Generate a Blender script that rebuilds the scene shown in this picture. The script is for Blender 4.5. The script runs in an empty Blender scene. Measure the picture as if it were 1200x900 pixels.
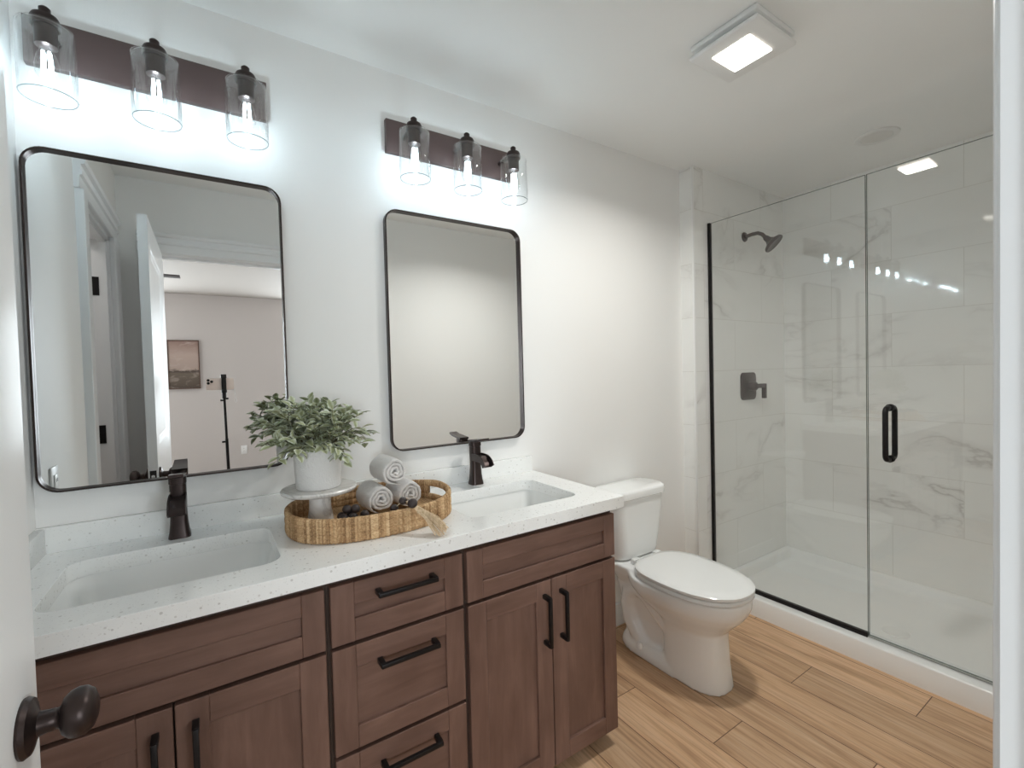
import bpy, bmesh, math, random
from mathutils import Vector, Matrix
random.seed(7)
PI = math.pi
SC = bpy.context.scene
COL = SC.collection

# ---------------------------------------------------------------- camera, world, lights, exposure
CAM = Vector((0.4426, -1.681, 1.3169))
YAW, PITCH, ROLL, FPX = map(float, (-33.2314, -1.4442, -1.4948, 539.13))
y_, p_, r_ = (math.radians(v) for v in (YAW, PITCH, ROLL))
fw = Vector((-math.sin(y_)*math.cos(p_), math.cos(y_)*math.cos(p_), math.sin(p_)))
rt = Vector((math.cos(y_), math.sin(y_), 0)); up = rt.cross(fw)
rt2 = rt*math.cos(r_)+up*math.sin(r_); up2 = up*math.cos(r_)-rt*math.sin(r_)
cd = bpy.data.cameras.new('camera'); cam = bpy.data.objects.new('camera', cd); COL.objects.link(cam)
cd.sensor_width = 36; cd.sensor_fit = 'HORIZONTAL'; cd.lens = FPX/1200*36; cd.clip_start = 0.002
M = Matrix(((rt2.x, up2.x, -fw.x), (rt2.y, up2.y, -fw.y), (rt2.z, up2.z, -fw.z))).to_4x4()
M.translation = CAM
cam.matrix_world = M
SC.camera = cam

w = bpy.data.worlds.new('world'); SC.world = w; w.use_nodes = True
w.node_tree.nodes['Background'].inputs[0].default_value = (0.8, 0.85, 1, 1)
w.node_tree.nodes['Background'].inputs[1].default_value = 0.3

BULB_W, FAN_W, BED_FILL_R, BED_FILL_L, BED_FILL_S, CLOSET_FILL_W = 1.0, 7.3, 46.0, 70.0, 12.0, 1.8
BULB_COL, FAN_COL, BED_FILL_COL = (0.72, 0.90, 1.0), (0.98, 0.975, 0.935), (0.84, 0.94, 1.0)

def area(name, loc, rot, sx, sy, power, col):
    l = bpy.data.lights.new(name, 'AREA'); l.shape = 'RECTANGLE'; l.size = sx; l.size_y = sy
    l.energy = power; l.color = col
    o = bpy.data.objects.new(name, l); o.location = loc; o.rotation_euler = rot; COL.objects.link(o); return o
area('bedroom_fill_light', (2.05, -5.48, 1.45), (math.radians(90), 0, 0), 1.3, 1.5, BED_FILL_R, BED_FILL_COL)  # added fill lamp at the bedroom back wall, no window modelled there
area('bedroom_fill_light', (-0.95, -5.48, 1.45), (math.radians(90), 0, 0), 1.2, 1.5, BED_FILL_L, BED_FILL_COL)  # second added fill, sends light through the doorway onto the vanity wall
area('bedroom_side_fill_light', (-1.58, -3.1, 1.45), (0, math.radians(-90), 0), 1.5, 1.8, BED_FILL_S, BED_FILL_COL)  # added side fill aimed through the doorway towards toilet and shower
area('closet_fill_light', (-0.5, -1.05, 2.38), (0, 0, 0), 0.25, 0.25, CLOSET_FILL_W, (1.0, 0.95, 0.92))  # added lamp that lifts the dark closet in the left mirror
area('exhaust_fan_lamp_light', (2.008, -0.785, 2.378), (0, 0, 0), 0.13, 0.13, FAN_W, FAN_COL).data.spread = math.radians(152)

vs = SC.view_settings
vs.view_transform = 'Standard'; vs.look = 'None'; vs.gamma = 1; vs.exposure = 0.66; vs.use_curve_mapping = False
cy = SC.cycles
cy.max_bounces = 14; cy.diffuse_bounces = 7; cy.glossy_bounces = 6; cy.transparent_max_bounces = 24
cy.sample_clamp_indirect = 6; cy.caustics_reflective = False; cy.caustics_refractive = False

# ---------------------------------------------------------------- materials
def srgb(r, g, b):
    f = lambda c: c/12.92 if c <= .04045 else ((c+.055)/1.055)**2.4
    return (f(r/255), f(g/255), f(b/255), 1)
def mat(name, col=(.8, .8, .8, 1), rough=.5, metal=0, spec=.5, coat=0):
    m = bpy.data.materials.new(name); m.use_nodes = True
    b = m.node_tree.nodes['Principled BSDF']
    b.inputs['Base Color'].default_value = col; b.inputs['Roughness'].default_value = rough
    b.inputs['Metallic'].default_value = metal; b.inputs['Specular IOR Level'].default_value = spec
    b.inputs['Coat Weight'].default_value = coat
    return m, m.node_tree, b
class N:
    def __init__(s, t): s.t = t
    def n(s, typ, **kw):
        nd = s.t.nodes.new(typ)
        for k, v in kw.items():
            if k.startswith('i_'):
                nd.inputs[k[2:].replace('_', ' ')].default_value = v
            else: setattr(nd, k, v)
        return nd
    def l(s, a, b): s.t.links.new(a, b)
    def math(s, op, a, b=None, clamp=False):
        nd = s.t.nodes.new('ShaderNodeMath'); nd.operation = op; nd.use_clamp = clamp
        for i, v in enumerate((a, b)):
            if v is None: continue
            if isinstance(v, (int, float)): nd.inputs[i].default_value = v
            else: s.l(v, nd.inputs[i])
        return nd.outputs[0]
    def ramp(s, fac, stops):
        nd = s.t.nodes.new('ShaderNodeValToRGB'); e = nd.color_ramp.elements
        while len(e) < len(stops): e.new(.5)
        for q, (p, c) in zip(e, stops): q.position = p; q.color = c
        s.l(fac, nd.inputs[0]); return nd.outputs[0]
    def mix(s, fac, a, b, blend='MIX'):
        nd = s.t.nodes.new('ShaderNodeMix'); nd.data_type = 'RGBA'; nd.blend_type = blend
        for i, v in ((0, fac), (6, a), (7, b)):
            if isinstance(v, (int, float)): nd.inputs[i].default_value = v
            elif isinstance(v, tuple): nd.inputs[i].default_value = v
            else: s.l(v, nd.inputs[i])
        return nd.outputs[2]
    def coords(s, kind='Object', scale=(1, 1, 1), loc=(0, 0, 0)):
        tc = s.t.nodes.new('ShaderNodeTexCoord'); mp = s.t.nodes.new('ShaderNodeMapping')
        mp.inputs['Scale'].default_value = scale; mp.inputs['Location'].default_value = loc
        s.l(tc.outputs[kind], mp.inputs[0]); return mp.outputs[0]
    def noise(s, vec, scale, detail=3, rough=.5, dist=0):
        nd = s.t.nodes.new('ShaderNodeTexNoise'); nd.inputs['Scale'].default_value = scale
        nd.inputs['Detail'].default_value = detail; nd.inputs['Roughness'].default_value = rough
        nd.inputs['Distortion'].default_value = dist; s.l(vec, nd.inputs['Vector']); return nd.outputs[0]
    def bump(s, h, strength, dist, bsdf):
        nd = s.t.nodes.new('ShaderNodeBump'); nd.inputs['Strength'].default_value = strength
        nd.inputs['Distance'].default_value = dist; s.l(h, nd.inputs['Height']); s.l(nd.outputs[0], bsdf.inputs['Normal'])

def paint(name, col, rough=.55, bump=.08):
    m, t, b = mat(name, col, rough, spec=.35); n = N(t)
    n.bump(n.noise(n.coords(), 220, 2), bump, .002, b); return m
WALL = paint('warm_white_wall_paint', (.865, .86, .845, 1))
CEIL = paint('ceiling_paint', (.90, .905, .895, 1), .7)
TRIM = paint('white_trim_paint', (.86, .87, .875, 1), .3, .02)
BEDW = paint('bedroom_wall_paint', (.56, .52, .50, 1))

# --- wood-look floor planks along y, one third stagger
FLOOR, t, b = mat('oak_plank_floor', rough=.42, spec=.4); n = N(t)
PW, PL = .18, 1.062
sep = n.n('ShaderNodeSeparateXYZ'); n.l(n.coords(), sep.inputs[0])
xr = n.math('DIVIDE', n.math('SUBTRACT', sep.outputs[0], 2.59), PW)
row = n.math('FLOOR', xr); fx = n.math('SUBTRACT', xr, row)
yy = n.math('ADD', n.math('DIVIDE', n.math('ADD', sep.outputs[1], 1.083), PL), n.math('DIVIDE', row, 3.0))
pl = n.math('FLOOR', yy); fy = n.math('SUBTRACT', yy, pl)
idv = n.n('ShaderNodeCombineXYZ'); n.l(row, idv.inputs[0]); n.l(pl, idv.inputs[1])
wn = n.n('ShaderNodeTexWhiteNoise', noise_dimensions='3D'); n.l(idv.outputs[0], wn.inputs[0])
ofs = n.n('ShaderNodeVectorMath', operation='MULTIPLY_ADD'); n.l(wn.outputs[1], ofs.inputs[0]); ofs.inputs[1].default_value = (7, 7, 7)
mp = n.coords(scale=(9, .9, 1)); n.l(mp, ofs.inputs[2])
g1 = n.noise(ofs.outputs[0], 2.2, 5, .6, 1.2)
mp2 = n.n('ShaderNodeVectorMath', operation='MULTIPLY'); n.l(ofs.outputs[0], mp2.inputs[0]); mp2.inputs[1].default_value = (6, 1.6, 1)
g2 = n.noise(mp2.outputs[0], 2.0, 4, .6)
base = n.ramp(g1, [(.25, srgb(164, 128, 96)), (.48, srgb(210, 172, 135)), (.72, srgb(222, 188, 154))])
base = n.mix(n.math('MULTIPLY', n.math('SUBTRACT', g2,   .45, True), 2.1), base, srgb(146, 110, 82))
tone = n.math('ADD', n.math('MULTIPLY', wn.outputs[0], .30), .82)
hsv = n.n('ShaderNodeHueSaturation'); n.l(base, hsv.inputs['Color']); n.l(tone, hsv.inputs['Value']); hsv.inputs['Saturation'].default_value = 1.0
ex = n.math('MINIMUM', fx, n.math('SUBTRACT', 1.0, fx)); ey = n.math('MINIMUM', fy, n.math('SUBTRACT', 1.0, fy))
gap = n.math('MAXIMUM', n.math('LESS_THAN', ex, .0085), n.math('LESS_THAN', ey, .0015))
n.l(n.mix(gap, hsv.outputs[0], srgb(100, 72, 50)), b.inputs['Base Color'])
n.bump(n.math('SUBTRACT', n.math('MULTIPLY', g2, .25), gap), .25, .002, b)

# --- marble-look tile (uv in metres)
def tile(name):
    m, t, b = mat(name, rough=.05, spec=.5); n = N(t)
    uv = n.n('ShaderNodeUVMap'); br = n.n('ShaderNodeTexBrick')
    n.l(uv.outputs[0], br.inputs['Vector']); br.offset = .5; br.offset_frequency = 2; br.squash = 1
    for k, v in (('Scale', 1), ('Mortar Size', .0009), ('Mortar Smooth', .0), ('Brick Width', .603), ('Row Height', .3025), ('Bias', 0)):
        br.inputs[k].default_value = v
    br.inputs['Color1'].default_value = (0, 0, 0, 1); br.inputs['Color2'].default_value = (1, 1, 1, 1); br.inputs['Mortar'].default_value = (.5, .5, .5, 1)
    o = n.coords(); ad = n.n('ShaderNodeVectorMath', operation='MULTIPLY_ADD'); n.l(br.outputs[0], ad.inputs[0]); ad.inputs[1].default_value = (1.7, 2.3, .9); n.l(o, ad.inputs[2])
    rotm = n.n('ShaderNodeMapping'); n.l(ad.outputs[0], rotm.inputs[0]); rotm.inputs['Rotation'].default_value = (.6, .5, .3); rotm.inputs['Scale'].default_value = (1.0, 1.0, 2.1)
    v1 = n.noise(rotm.outputs[0], 1.25, 6, .55, .9)
    r1 = n.math('ABSOLUTE', n.math('SUBTRACT', v1, .5))
    f1 = n.ramp(r1, [(0, (1, 1, 1, 1)), (.018, (.32, .32, .32, 1)), (.07, (0, 0, 0, 1))])
    pres = n.noise(rotm.outputs[0], 1.1, 2); pm = n.ramp(pres, [(.46, (0, 0, 0, 1)), (.68, (1, 1, 1, 1))])
    cloud = n.noise(rotm.outputs[0], 2.0, 4)
    c0 = n.mix(cloud, (.90, .90, .88, 1), (.85, .85, .83, 1))
    c = n.mix(n.math('MULTIPLY', n.math('MULTIPLY', f1, pm), .5), c0, srgb(158, 152, 146))
    c = n.mix(br.outputs[1], c, srgb(214, 212, 206))
    n.l(c, b.inputs['Base Color']); n.bump(n.math('SUBTRACT', 1.0, br.outputs[1]), .15, .001, b)
    return m
TILE = tile('marble_look_tile')

# --- stained maple (uv: v along the grain)
def wood(name, c1, c2, c3):
    m, t, b = mat(name, rough=.42, spec=.4); n = N(t)
    uv = n.n('ShaderNodeUVMap'); mp = n.n('ShaderNodeMapping'); n.l(uv.outputs[0], mp.inputs[0]); mp.inputs['Scale'].default_value = (14, 1.5, 1)
    a = n.noise(mp.outputs[0], 2.2, 5, .65, .6)
    mp2 = n.n('ShaderNodeMapping'); n.l(uv.outputs[0], mp2.inputs[0]); mp2.inputs['Scale'].default_value = (6, 3.5, 1)
    c = n.noise(mp2.outputs[0], 1.2, 3, .5)
    f = n.math('ADD', n.math('MULTIPLY', a, .55), n.math('MULTIPLY', c, .45))
    n.l(n.ramp(f, [(.32, c1), (.5, c2), (.68, c3)]), b.inputs['Base Color'])
    n.bump(a, .06, .001, b); return m
CABW = wood('grey_brown_stained_maple', srgb(94, 69, 59), srgb(110, 83, 72), srgb(127, 98, 86))
DARKW = wood('shade_darkened_maple', srgb(64, 50, 43), srgb(72, 57, 49), srgb(80, 64, 55))  # maple made darker: shadow in the cabinet front gaps put into the colour

# --- speckled quartz
QUARTZ, t, b = mat('speckled_white_quartz', rough=.16, spec=.5); n = N(t); o = n.coords()
vo = n.n('ShaderNodeTexVoronoi', feature='F1'); vo.inputs['Scale'].default_value = 95; n.l(o, vo.inputs['Vector'])
wnz = n.n('ShaderNodeSeparateColor'); n.l(vo.outputs['Color'], wnz.inputs[0])
s1 = n.math('MULTIPLY', n.math('LESS_THAN', vo.outputs['Distance'], .27), n.math('GREATER_THAN', wnz.outputs[0], .80))
vo2 = n.n('ShaderNodeTexVoronoi', feature='F1'); vo2.inputs['Scale'].default_value = 230; n.l(o, vo2.inputs['Vector'])
wz2 = n.n('ShaderNodeSeparateColor'); n.l(vo2.outputs['Color'], wz2.inputs[0])
s2 = n.math('MULTIPLY', n.math('LESS_THAN', vo2.outputs['Distance'], .33), n.math('GREATER_THAN', wz2.outputs[1], .72))
spk = n.mix(wnz.outputs[2], srgb(128, 118, 110), srgb(178, 172, 166))
c = n.mix(n.noise(o, 30, 2), (.90, .90, .885, 1), (.86, .86, .845, 1))
c = n.mix(n.math('MULTIPLY', s2, .2), c, srgb(172, 168, 164)); c = n.mix(n.math('MULTIPLY', s1, .38), c, spk)
n.l(c, b.inputs['Base Color'])

PORC = mat('white_porcelain', (.89, .895, .885, 1), .07, spec=.6)[0]
SEATM = mat('white_toilet_seat_plastic', (.80, .805, .795, 1), .16)[0]
ACRYL = mat('white_acrylic', (.88, .885, .875, 1), .22)[0]
WPLAST = mat('white_plastic', (.82, .82, .81, 1), .35)[0]
BLACK = mat('matte_black_metal', srgb(34, 31, 31), .38, .6)[0]
BRONZE = mat('oil_rubbed_bronze', srgb(64, 54, 52), .36, .75)[0]
PLATEM = mat('dark_bronze_plate', srgb(94, 78, 76), .42, .35)[0]
FRAMEM = mat('bronze_mirror_frame', srgb(58, 48, 45), .35, .7)[0]
CHROME = mat('brushed_steel', (.6, .6, .6, 1), .25, 1)[0]
SHOWERM = mat('satin_dark_bronze', srgb(82, 72, 70), .38, .7)[0]
MIRROR = mat('mirror_silver', (.95, .96, .955, 1), .0, 1)[0]
DARKSLOT = mat('dark_slot', srgb(30, 28, 27), .6)[0]
GROUT = mat('satin_white_metal_edge', (.84, .84, .83, 1), .3)[0]

def thin_glass(name, tint, f0=.045, rough=0.0):
    m = bpy.data.materials.new(name); m.use_nodes = True; t = m.node_tree; t.nodes.clear(); n = N(t)
    out = n.n('ShaderNodeOutputMaterial'); mx = n.n('ShaderNodeMixShader'); tr = n.n('ShaderNodeBsdfTransparent'); gl = n.n('ShaderNodeBsdfGlossy')
    tr.inputs[0].default_value = tint; gl.inputs[0].default_value = (1, 1, 1, 1); gl.inputs['Roughness'].default_value = rough
    lw = n.n('ShaderNodeLayerWeight'); lw.inputs[0].default_value = .5
    f = n.math('ADD', n.math('MULTIPLY', n.math('POWER', lw.outputs['Facing'], 5.0), 1-f0), f0, True)
    n.l(f, mx.inputs[0]); n.l(tr.outputs[0], mx.inputs[1]); n.l(gl.outputs[0], mx.inputs[2]); n.l(mx.outputs[0], out.inputs[0])
    return m
SHGLASS = thin_glass('clear_shower_glass', (.992, .997, .994, 1), .045)
SHADEG = thin_glass('clear_lamp_glass', (.985, .99, .99, 1), .05)
RIMG = thin_glass('lamp_glass_rim', (.50, .56, .56, 1), .06)
BULBG = thin_glass('clear_bulb_glass', (.99, .99, .99, 1), .04)
GEDGE = mat('green_grey_glass_edge', srgb(98, 108, 104), .2)[0]
def emis(name, col, s):
    m = bpy.data.materials.new(name); m.use_nodes = True; b = m.node_tree.nodes['Principled BSDF']
    b.inputs['Base Color'].default_value = (0, 0, 0, 1); b.inputs['Emission Color'].default_value = (*col, 1); b.inputs['Emission Strength'].default_value = s; return m
FILAM = emis('glowing_led_filament', BULB_COL, 14)
FANLED = emis('glowing_fan_diffuser', (1, .93, .83), 7)

# towels, basket, plant
TOWEL, t, b = mat('white_terry_towel', (.90, .875, .855, 1), .95, spec=.1); n = N(t); o = n.coords()
n.bump(n.noise(o, 420, 3, .7), .9, .004, b)
SEAG, t, b = mat('woven_seagrass', rough=.8, spec=.2); n = N(t)
uv = n.n('ShaderNodeUVMap'); mp = n.n('ShaderNodeMapping'); n.l(uv.outputs[0], mp.inputs[0]); mp.inputs['Scale'].default_value = (300, 16, 1)
g = n.noise(mp.outputs[0], 1, 3, .6); g_ = n.noise(n.coords(), 26, 3)
su = n.n('ShaderNodeSeparateXYZ'); n.l(uv.outputs[0], su.inputs[0])
wst = n.n('ShaderNodeTexWhiteNoise', noise_dimensions='1D'); n.l(n.math('FLOOR', n.math('MULTIPLY', su.outputs[0], 264)), wst.inputs['W'])
c = n.ramp(n.math('ADD', n.math('ADD', n.math('MULTIPLY', g, .55), n.math('MULTIPLY', g_, .25)), n.math('MULTIPLY', wst.outputs[0], .18)), [(.3, srgb(124, 94, 66)), (.48, srgb(182, 147, 108)), (.66, srgb(222, 192, 152))])
n.l(c, b.inputs['Base Color']); n.bump(g, .5, .002, b)
JUTE, t, b = mat('natural_jute', rough=.9, spec=.1); n = N(t)
n.l(n.ramp(n.noise(n.coords(scale=(1, 1, .3)), 160, 2), [(.3, srgb(192, 166, 132)), (.7, srgb(234, 213, 182))]), b.inputs['Base Color'])
BEADM = mat('dark_wood_bead', srgb(52, 42, 40), .55)[0]
POTM, t, b = mat('white_textured_ceramic', (.80, .79, .775, 1), .75, spec=.2); n = N(t)
n.bump(n.noise(n.coords(), 170, 3, .6), .7, .004, b)
MARB, t, b = mat('white_marble_stand', rough=.25); n = N(t)
v = n.noise(n.coords(), 9, 5, .6, 1.2); r1 = n.math('ABSOLUTE', n.math('SUBTRACT', v, .5))
n.l(n.ramp(r1, [(0, srgb(202, 199, 196)), (.03, srgb(222, 220, 217)), (.1, srgb(232, 230, 227))]), b.inputs['Base Color'])
SOIL = mat('dark_soil', srgb(58, 46, 36), .95)[0]
LEAF, t, b = mat('variegated_sage_leaf', rough=.55, spec=.3); n = N(t)
uv = n.n('ShaderNodeUVMap'); sp = n.n('ShaderNodeSeparateXYZ'); n.l(uv.outputs[0], sp.inputs[0])
edge = n.math('ADD', sp.outputs[0], n.math('MULTIPLY', n.math('SUBTRACT', n.noise(n.coords(), 90, 2), .5), .55))
c = n.ramp(edge, [(.0, srgb(150, 156, 116)), (.40, srgb(178, 182, 148)), (.70, srgb(214, 219, 198)), (1, srgb(228, 233, 219))])
oi = n.n('ShaderNodeSeparateXYZ'); n.l(uv.outputs[0], oi.inputs[0])
c = n.mix(n.math('MULTIPLY', sp.outputs[1], .55), c, srgb(112, 122, 82))
n.l(c, b.inputs['Base Color']); b.inputs['Subsurface Weight'].default_value = 0
STEM = mat('leaf_stem', srgb(96, 92, 62), .7)[0]
PHONE = mat('pale_pink_phone_back', srgb(238, 222, 214), .25)[0]
CARPET, t, b = mat('beige_carpet', srgb(138, 126, 115), .95, spec=.1); n = N(t); n.bump(n.noise(n.coords(), 300, 2), .8, .004, b)
PICT, t, b = mat('muted_landscape_canvas', rough=.7); n = N(t)
o = n.coords(); sp = n.n('ShaderNodeSeparateXYZ'); n.l(o, sp.inputs[0])
nz = n.noise(n.coords(scale=(3, 1, 7)), 2.2, 5, .6, .6)
hz = n.math('ADD', n.math('DIVIDE', sp.outputs[2], .59), n.math('MULTIPLY', n.math('SUBTRACT', nz, .5), .16))
c = n.ramp(hz, [(.0, srgb(84, 72, 62)), (.30, srgb(104, 92, 80)), (.36, srgb(66, 54, 48)), (.40, srgb(166, 148, 138)), (.7, srgb(176, 156, 146)), (1, srgb(140, 114, 104))])
c = n.mix(n.math('MULTIPLY', n.math('SUBTRACT', nz, .52, True), 2.2), c, srgb(205, 190, 182)); n.l(c, b.inputs['Base Color'])

# ---------------------------------------------------------------- helpers
def uvl(bm): return bm.loops.layers.uv.verify()
def box(bm, x0, x1, y0, y1, z0, z1, bev=0, seg=2):
    if x0 > x1: x0, x1 = x1, x0
    if y0 > y1: y0, y1 = y1, y0
    if z0 > z1: z0, z1 = z1, z0
    vs_ = [bm.verts.new(p) for p in ((x0, y0, z0), (x1, y0, z0), (x1, y1, z0), (x0, y1, z0), (x0, y0, z1), (x1, y0, z1), (x1, y1, z1), (x0, y1, z1))]
    fs = [bm.faces.new([vs_[i] for i in q]) for q in ((0, 3, 2, 1), (4, 5, 6, 7), (0, 1, 5, 4), (1, 2, 6, 5), (2, 3, 7, 6), (3, 0, 4, 7))]
    if bev:
        es = list({e for f in fs for e in f.edges})
        r = bmesh.ops.bevel(bm, geom=es, offset=bev, segments=seg, profile=.5, affect='EDGES')
        return r['faces']
    return fs
def frame_of(d):
    d = d.normalized(); a = Vector((0, 0, 1)) if abs(d.z) < .9 else Vector((1, 0, 0))
    u = d.cross(a).normalized(); return u, d.cross(u).normalized()
def loft(bm, rings, cap=True, close=False, ring_closed=True):
    R = [[bm.verts.new(p) for p in r] for r in rings]; fs = []
    n_ = len(R[0]); seq = list(zip(R, R[1:]+([R[0]] if close else []))) if close else list(zip(R, R[1:]))
    for a, b_ in seq:
        for i in range(n_ if ring_closed else n_-1):
            j = (i+1) % n_
            try: fs.append(bm.faces.new((a[i], a[j], b_[j], b_[i])))
            except ValueError: pass
    if cap and not close:
        fs.append(bm.faces.new(list(reversed(R[0])))); fs.append(bm.faces.new(R[-1]))
    return fs
def tube(bm, pts, rad, n_=10, cap=True):
    pts = [Vector(p) for p in pts]; rr = rad if isinstance(rad, (list, tuple)) else [rad]*len(pts)
    rings = []; u = None
    for i, p in enumerate(pts):
        d = (pts[min(i+1, len(pts)-1)]-pts[max(i-1, 0)]).normalized()
        if u is None: u, v_ = frame_of(d)
        else:
            u = (u-d*u.dot(d)).normalized(); v_ = d.cross(u)
        rings.append([p+(u*math.cos(2*PI*k/n_)+v_*math.sin(2*PI*k/n_))*rr[i] for k in range(n_)])
    return loft(bm, rings, cap)
def cyl(bm, p0, p1, r0, r1=None, n_=24): return tube(bm, [p0, p1], [r0, r0 if r1 is None else r1], n_)
def lathe(bm, prof, axis='z', c=(0, 0, 0), n_=36, cap=True):
    rings = []
    for r, h in prof:
        ring = []
        for k in range(n_):
            a = 2*PI*k/n_; x, y = r*math.cos(a), r*math.sin(a)
            ring.append(Vector(c)+(Vector((x, y, h)) if axis == 'z' else Vector((h, x, y)) if axis == 'x' else Vector((y, h, x))))
        rings.append(ring)
    return loft(bm, rings, cap)
def sphere(bm, c, r, s=(1, 1, 1), u=16, v_=10):
    return bmesh.ops.create_uvsphere(bm, u_segments=u, v_segments=v_, radius=r, matrix=Matrix.Translation(c) @ Matrix.Diagonal((*s, 1)))
def rrect(cx, cy_, w_, h_, r, z, k=6):
    pts = []
    for qx, qy, a0 in ((1, 1, 0), (-1, 1, 90), (-1, -1, 180), (1, -1, 270)):
        for i in range(k+1):
            a = math.radians(a0+90*i/k); pts.append((cx+qx*(w_/2-r)+r*math.cos(a), cy_+qy*(h_/2-r)+r*math.sin(a), z))
    return pts
def wuv(bm, fn):
    L = uvl(bm)
    for f in bm.faces:
        for lp in f.loops: lp[L].uv = fn(lp.vert.co, f.normal)
def finish(bm, angle=35, smooth=True):
    bmesh.ops.recalc_face_normals(bm, faces=bm.faces[:])
    if smooth:
        for f in bm.faces: f.smooth = True
        for e in bm.edges:
            if len(e.link_faces) == 2 and e.calc_face_angle(0) > math.radians(angle): e.smooth = False
def obj(name, bm, m, parent=None, loc=None, angle=35, recalc=True):
    if recalc: finish(bm, angle)
    me = bpy.data.meshes.new(name); bm.to_mesh(me); bm.free()
    for q in (m if isinstance(m, (list, tuple)) else [m]): me.materials.append(q)
    o = bpy.data.objects.new(name, me); COL.objects.link(o)
    if parent is not None: o.parent = parent
    if loc: o.location = loc
    return o
def tag(o, label, cat, group=None):
    o['label'] = label; o['category'] = cat
    if group: o['group'] = group
    return o
def thing(name, label, cat, loc=(0, 0, 0), rz=0, group=None):
    o = bpy.data.objects.new(name, None); COL.objects.link(o); o.empty_display_size = .05
    o.location = loc; o.rotation_euler = (0, 0, rz); return tag(o, label, cat, group)
def struct(name, bm, m, label=None, parent=None, **kw):
    o = obj(name, bm, m, parent, **kw)
    if parent is None: o['kind'] = 'structure'
    if label: o['label'] = label; o['category'] = name.split('_')[0]
    return o
def dup(root, loc, label, rz=None):
    def cp(o, parent):
        c = o.copy(); COL.objects.link(c); c.parent = parent
        for ch in list(o.children): cp(ch, c)
        return c
    r = cp(root, None); r.location = loc; r['label'] = label
    if rz is not None: r.rotation_euler = (0, 0, rz)
    return r
B = bmesh.new

# ---------------------------------------------------------------- room shell
XL, H, XR, XS, YE, DOORH = .049, 2.44, 3.70, 2.72, -1.60, 2.035
DX0, DX1 = .235, 1.0                       # doorway in the entry wall
BY0, BX0, BX1, BH = -5.5, -1.6, 2.75, 2.42  # bedroom

bm = B(); box(bm, -.9, 3.9, YE-.06, .12, -.05, 0); struct('floor', bm, FLOOR, 'honey brown wood-look plank floor of the bathroom')
bm = B(); box(bm, BX0-.1, BX1+.1, BY0-.1, YE-.06, -.05, 0); struct('floor_bedroom', bm, CARPET, 'pale bedroom floor seen only in the left mirror')
bm = B(); box(bm, -.9, 3.9, YE-.12, .12, H, H+.06); struct('ceiling', bm, CEIL, 'plain white bathroom ceiling')
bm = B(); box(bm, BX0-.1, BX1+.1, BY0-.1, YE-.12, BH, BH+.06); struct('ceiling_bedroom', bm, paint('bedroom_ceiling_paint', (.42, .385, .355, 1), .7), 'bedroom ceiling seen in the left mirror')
bm = B(); box(bm, -.07, 3.82, 0, .12, 0, H); struct('wall_back', bm, WALL, 'off white wall behind the vanity and mirrors')
# left wall with closet doorway
LY0, LY1 = -1.345, -.735
bm = B()
box(bm, XL-.115, XL, LY1, 0, 0, H); box(bm, XL-.115, XL, YE, LY0, 0, H); box(bm, XL-.115, XL, LY0, LY1, DOORH, H)
struct('wall_left', bm, WALL, 'off white side wall left of the vanity, seen in the left mirror')
# entry wall with doorway
bm = B()
box(bm, -.07, DX0-.02, YE-.12, YE, 0, H); box(bm, DX1+.02, 3.82, YE-.12, YE, 0, H); box(bm, DX0-.02, DX1+.02, YE-.12, YE, DOORH+.02, H)
struct('wall_entry', bm, WALL, 'off white wall with the entrance doorway opposite the vanity')
# shower walls (tile skins with thickness)
def tilewall(name, x0, x1, y0, y1, z0, z1, axis, off, label):
    bm = B(); box(bm, x0, x1, y0, y1, z0, z1)
    wuv(bm, lambda c, nn: ((c.x if axis == 'x' and abs(nn.x) < .5 else c.y)+off, c.z-.085+.3025*4))
    return struct(name, bm, TILE, label)
tilewall('wall_right', XR, 3.82, YE, -.085, 0, H, 'y', .974+.603*8, 'marble-look tiled wall at the rear of the shower')
tilewall('wall_plumbing', XS, XR+.12, -.085, 0, 0, H, 'x', .2, 'marble-look tiled shower wall carrying the shower head')
tilewall('wall_shower_end', 2.80, XR, YE, YE+.012, .085, H, 'x', .1, 'marble-look tile at the right end of the shower')
bm = B(); box(bm, XS-.004, XS+.008, -.089, -.077, 0, H, .002); struct('trim_1', bm, GROUT, 'white metal corner edge of the shower tile')
# closet shell behind the left wall, bedroom shell
bm = B(); box(bm, -.9, -.85, -1.6, -.5, 0, H); box(bm, -.85, XL-.115, -.55, -.5, 0, H); box(bm, -.85, XL-.115, -1.65, -1.6, 0, H)
struct('wall_closet', bm, WALL, 'closet walls beyond the side doorway in the left mirror')
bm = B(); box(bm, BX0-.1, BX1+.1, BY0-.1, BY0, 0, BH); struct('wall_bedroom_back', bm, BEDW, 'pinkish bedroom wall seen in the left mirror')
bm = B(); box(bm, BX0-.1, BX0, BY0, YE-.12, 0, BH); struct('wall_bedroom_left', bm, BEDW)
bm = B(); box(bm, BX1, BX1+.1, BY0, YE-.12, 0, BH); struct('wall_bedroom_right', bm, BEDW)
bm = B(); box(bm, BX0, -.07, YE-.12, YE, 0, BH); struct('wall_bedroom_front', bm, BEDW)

def baseboard(name, x0, x1, y0, y1, label):
    bm = B(); box(bm, x0, x1, y0, y1, 0, .115, .004); struct(name, bm, TRIM, label)
baseboard('baseboard_back', 1.61, XS, -.014, 0, 'white baseboard behind the toilet')
baseboard('baseboard_entry', 1.10, 2.76, YE, YE+.014, 'white baseboard on the entrance wall')
baseboard('baseboard_bedroom', BX0, BX1, BY0, BY0+.014, 'white bedroom baseboard seen in the left mirror')

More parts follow.
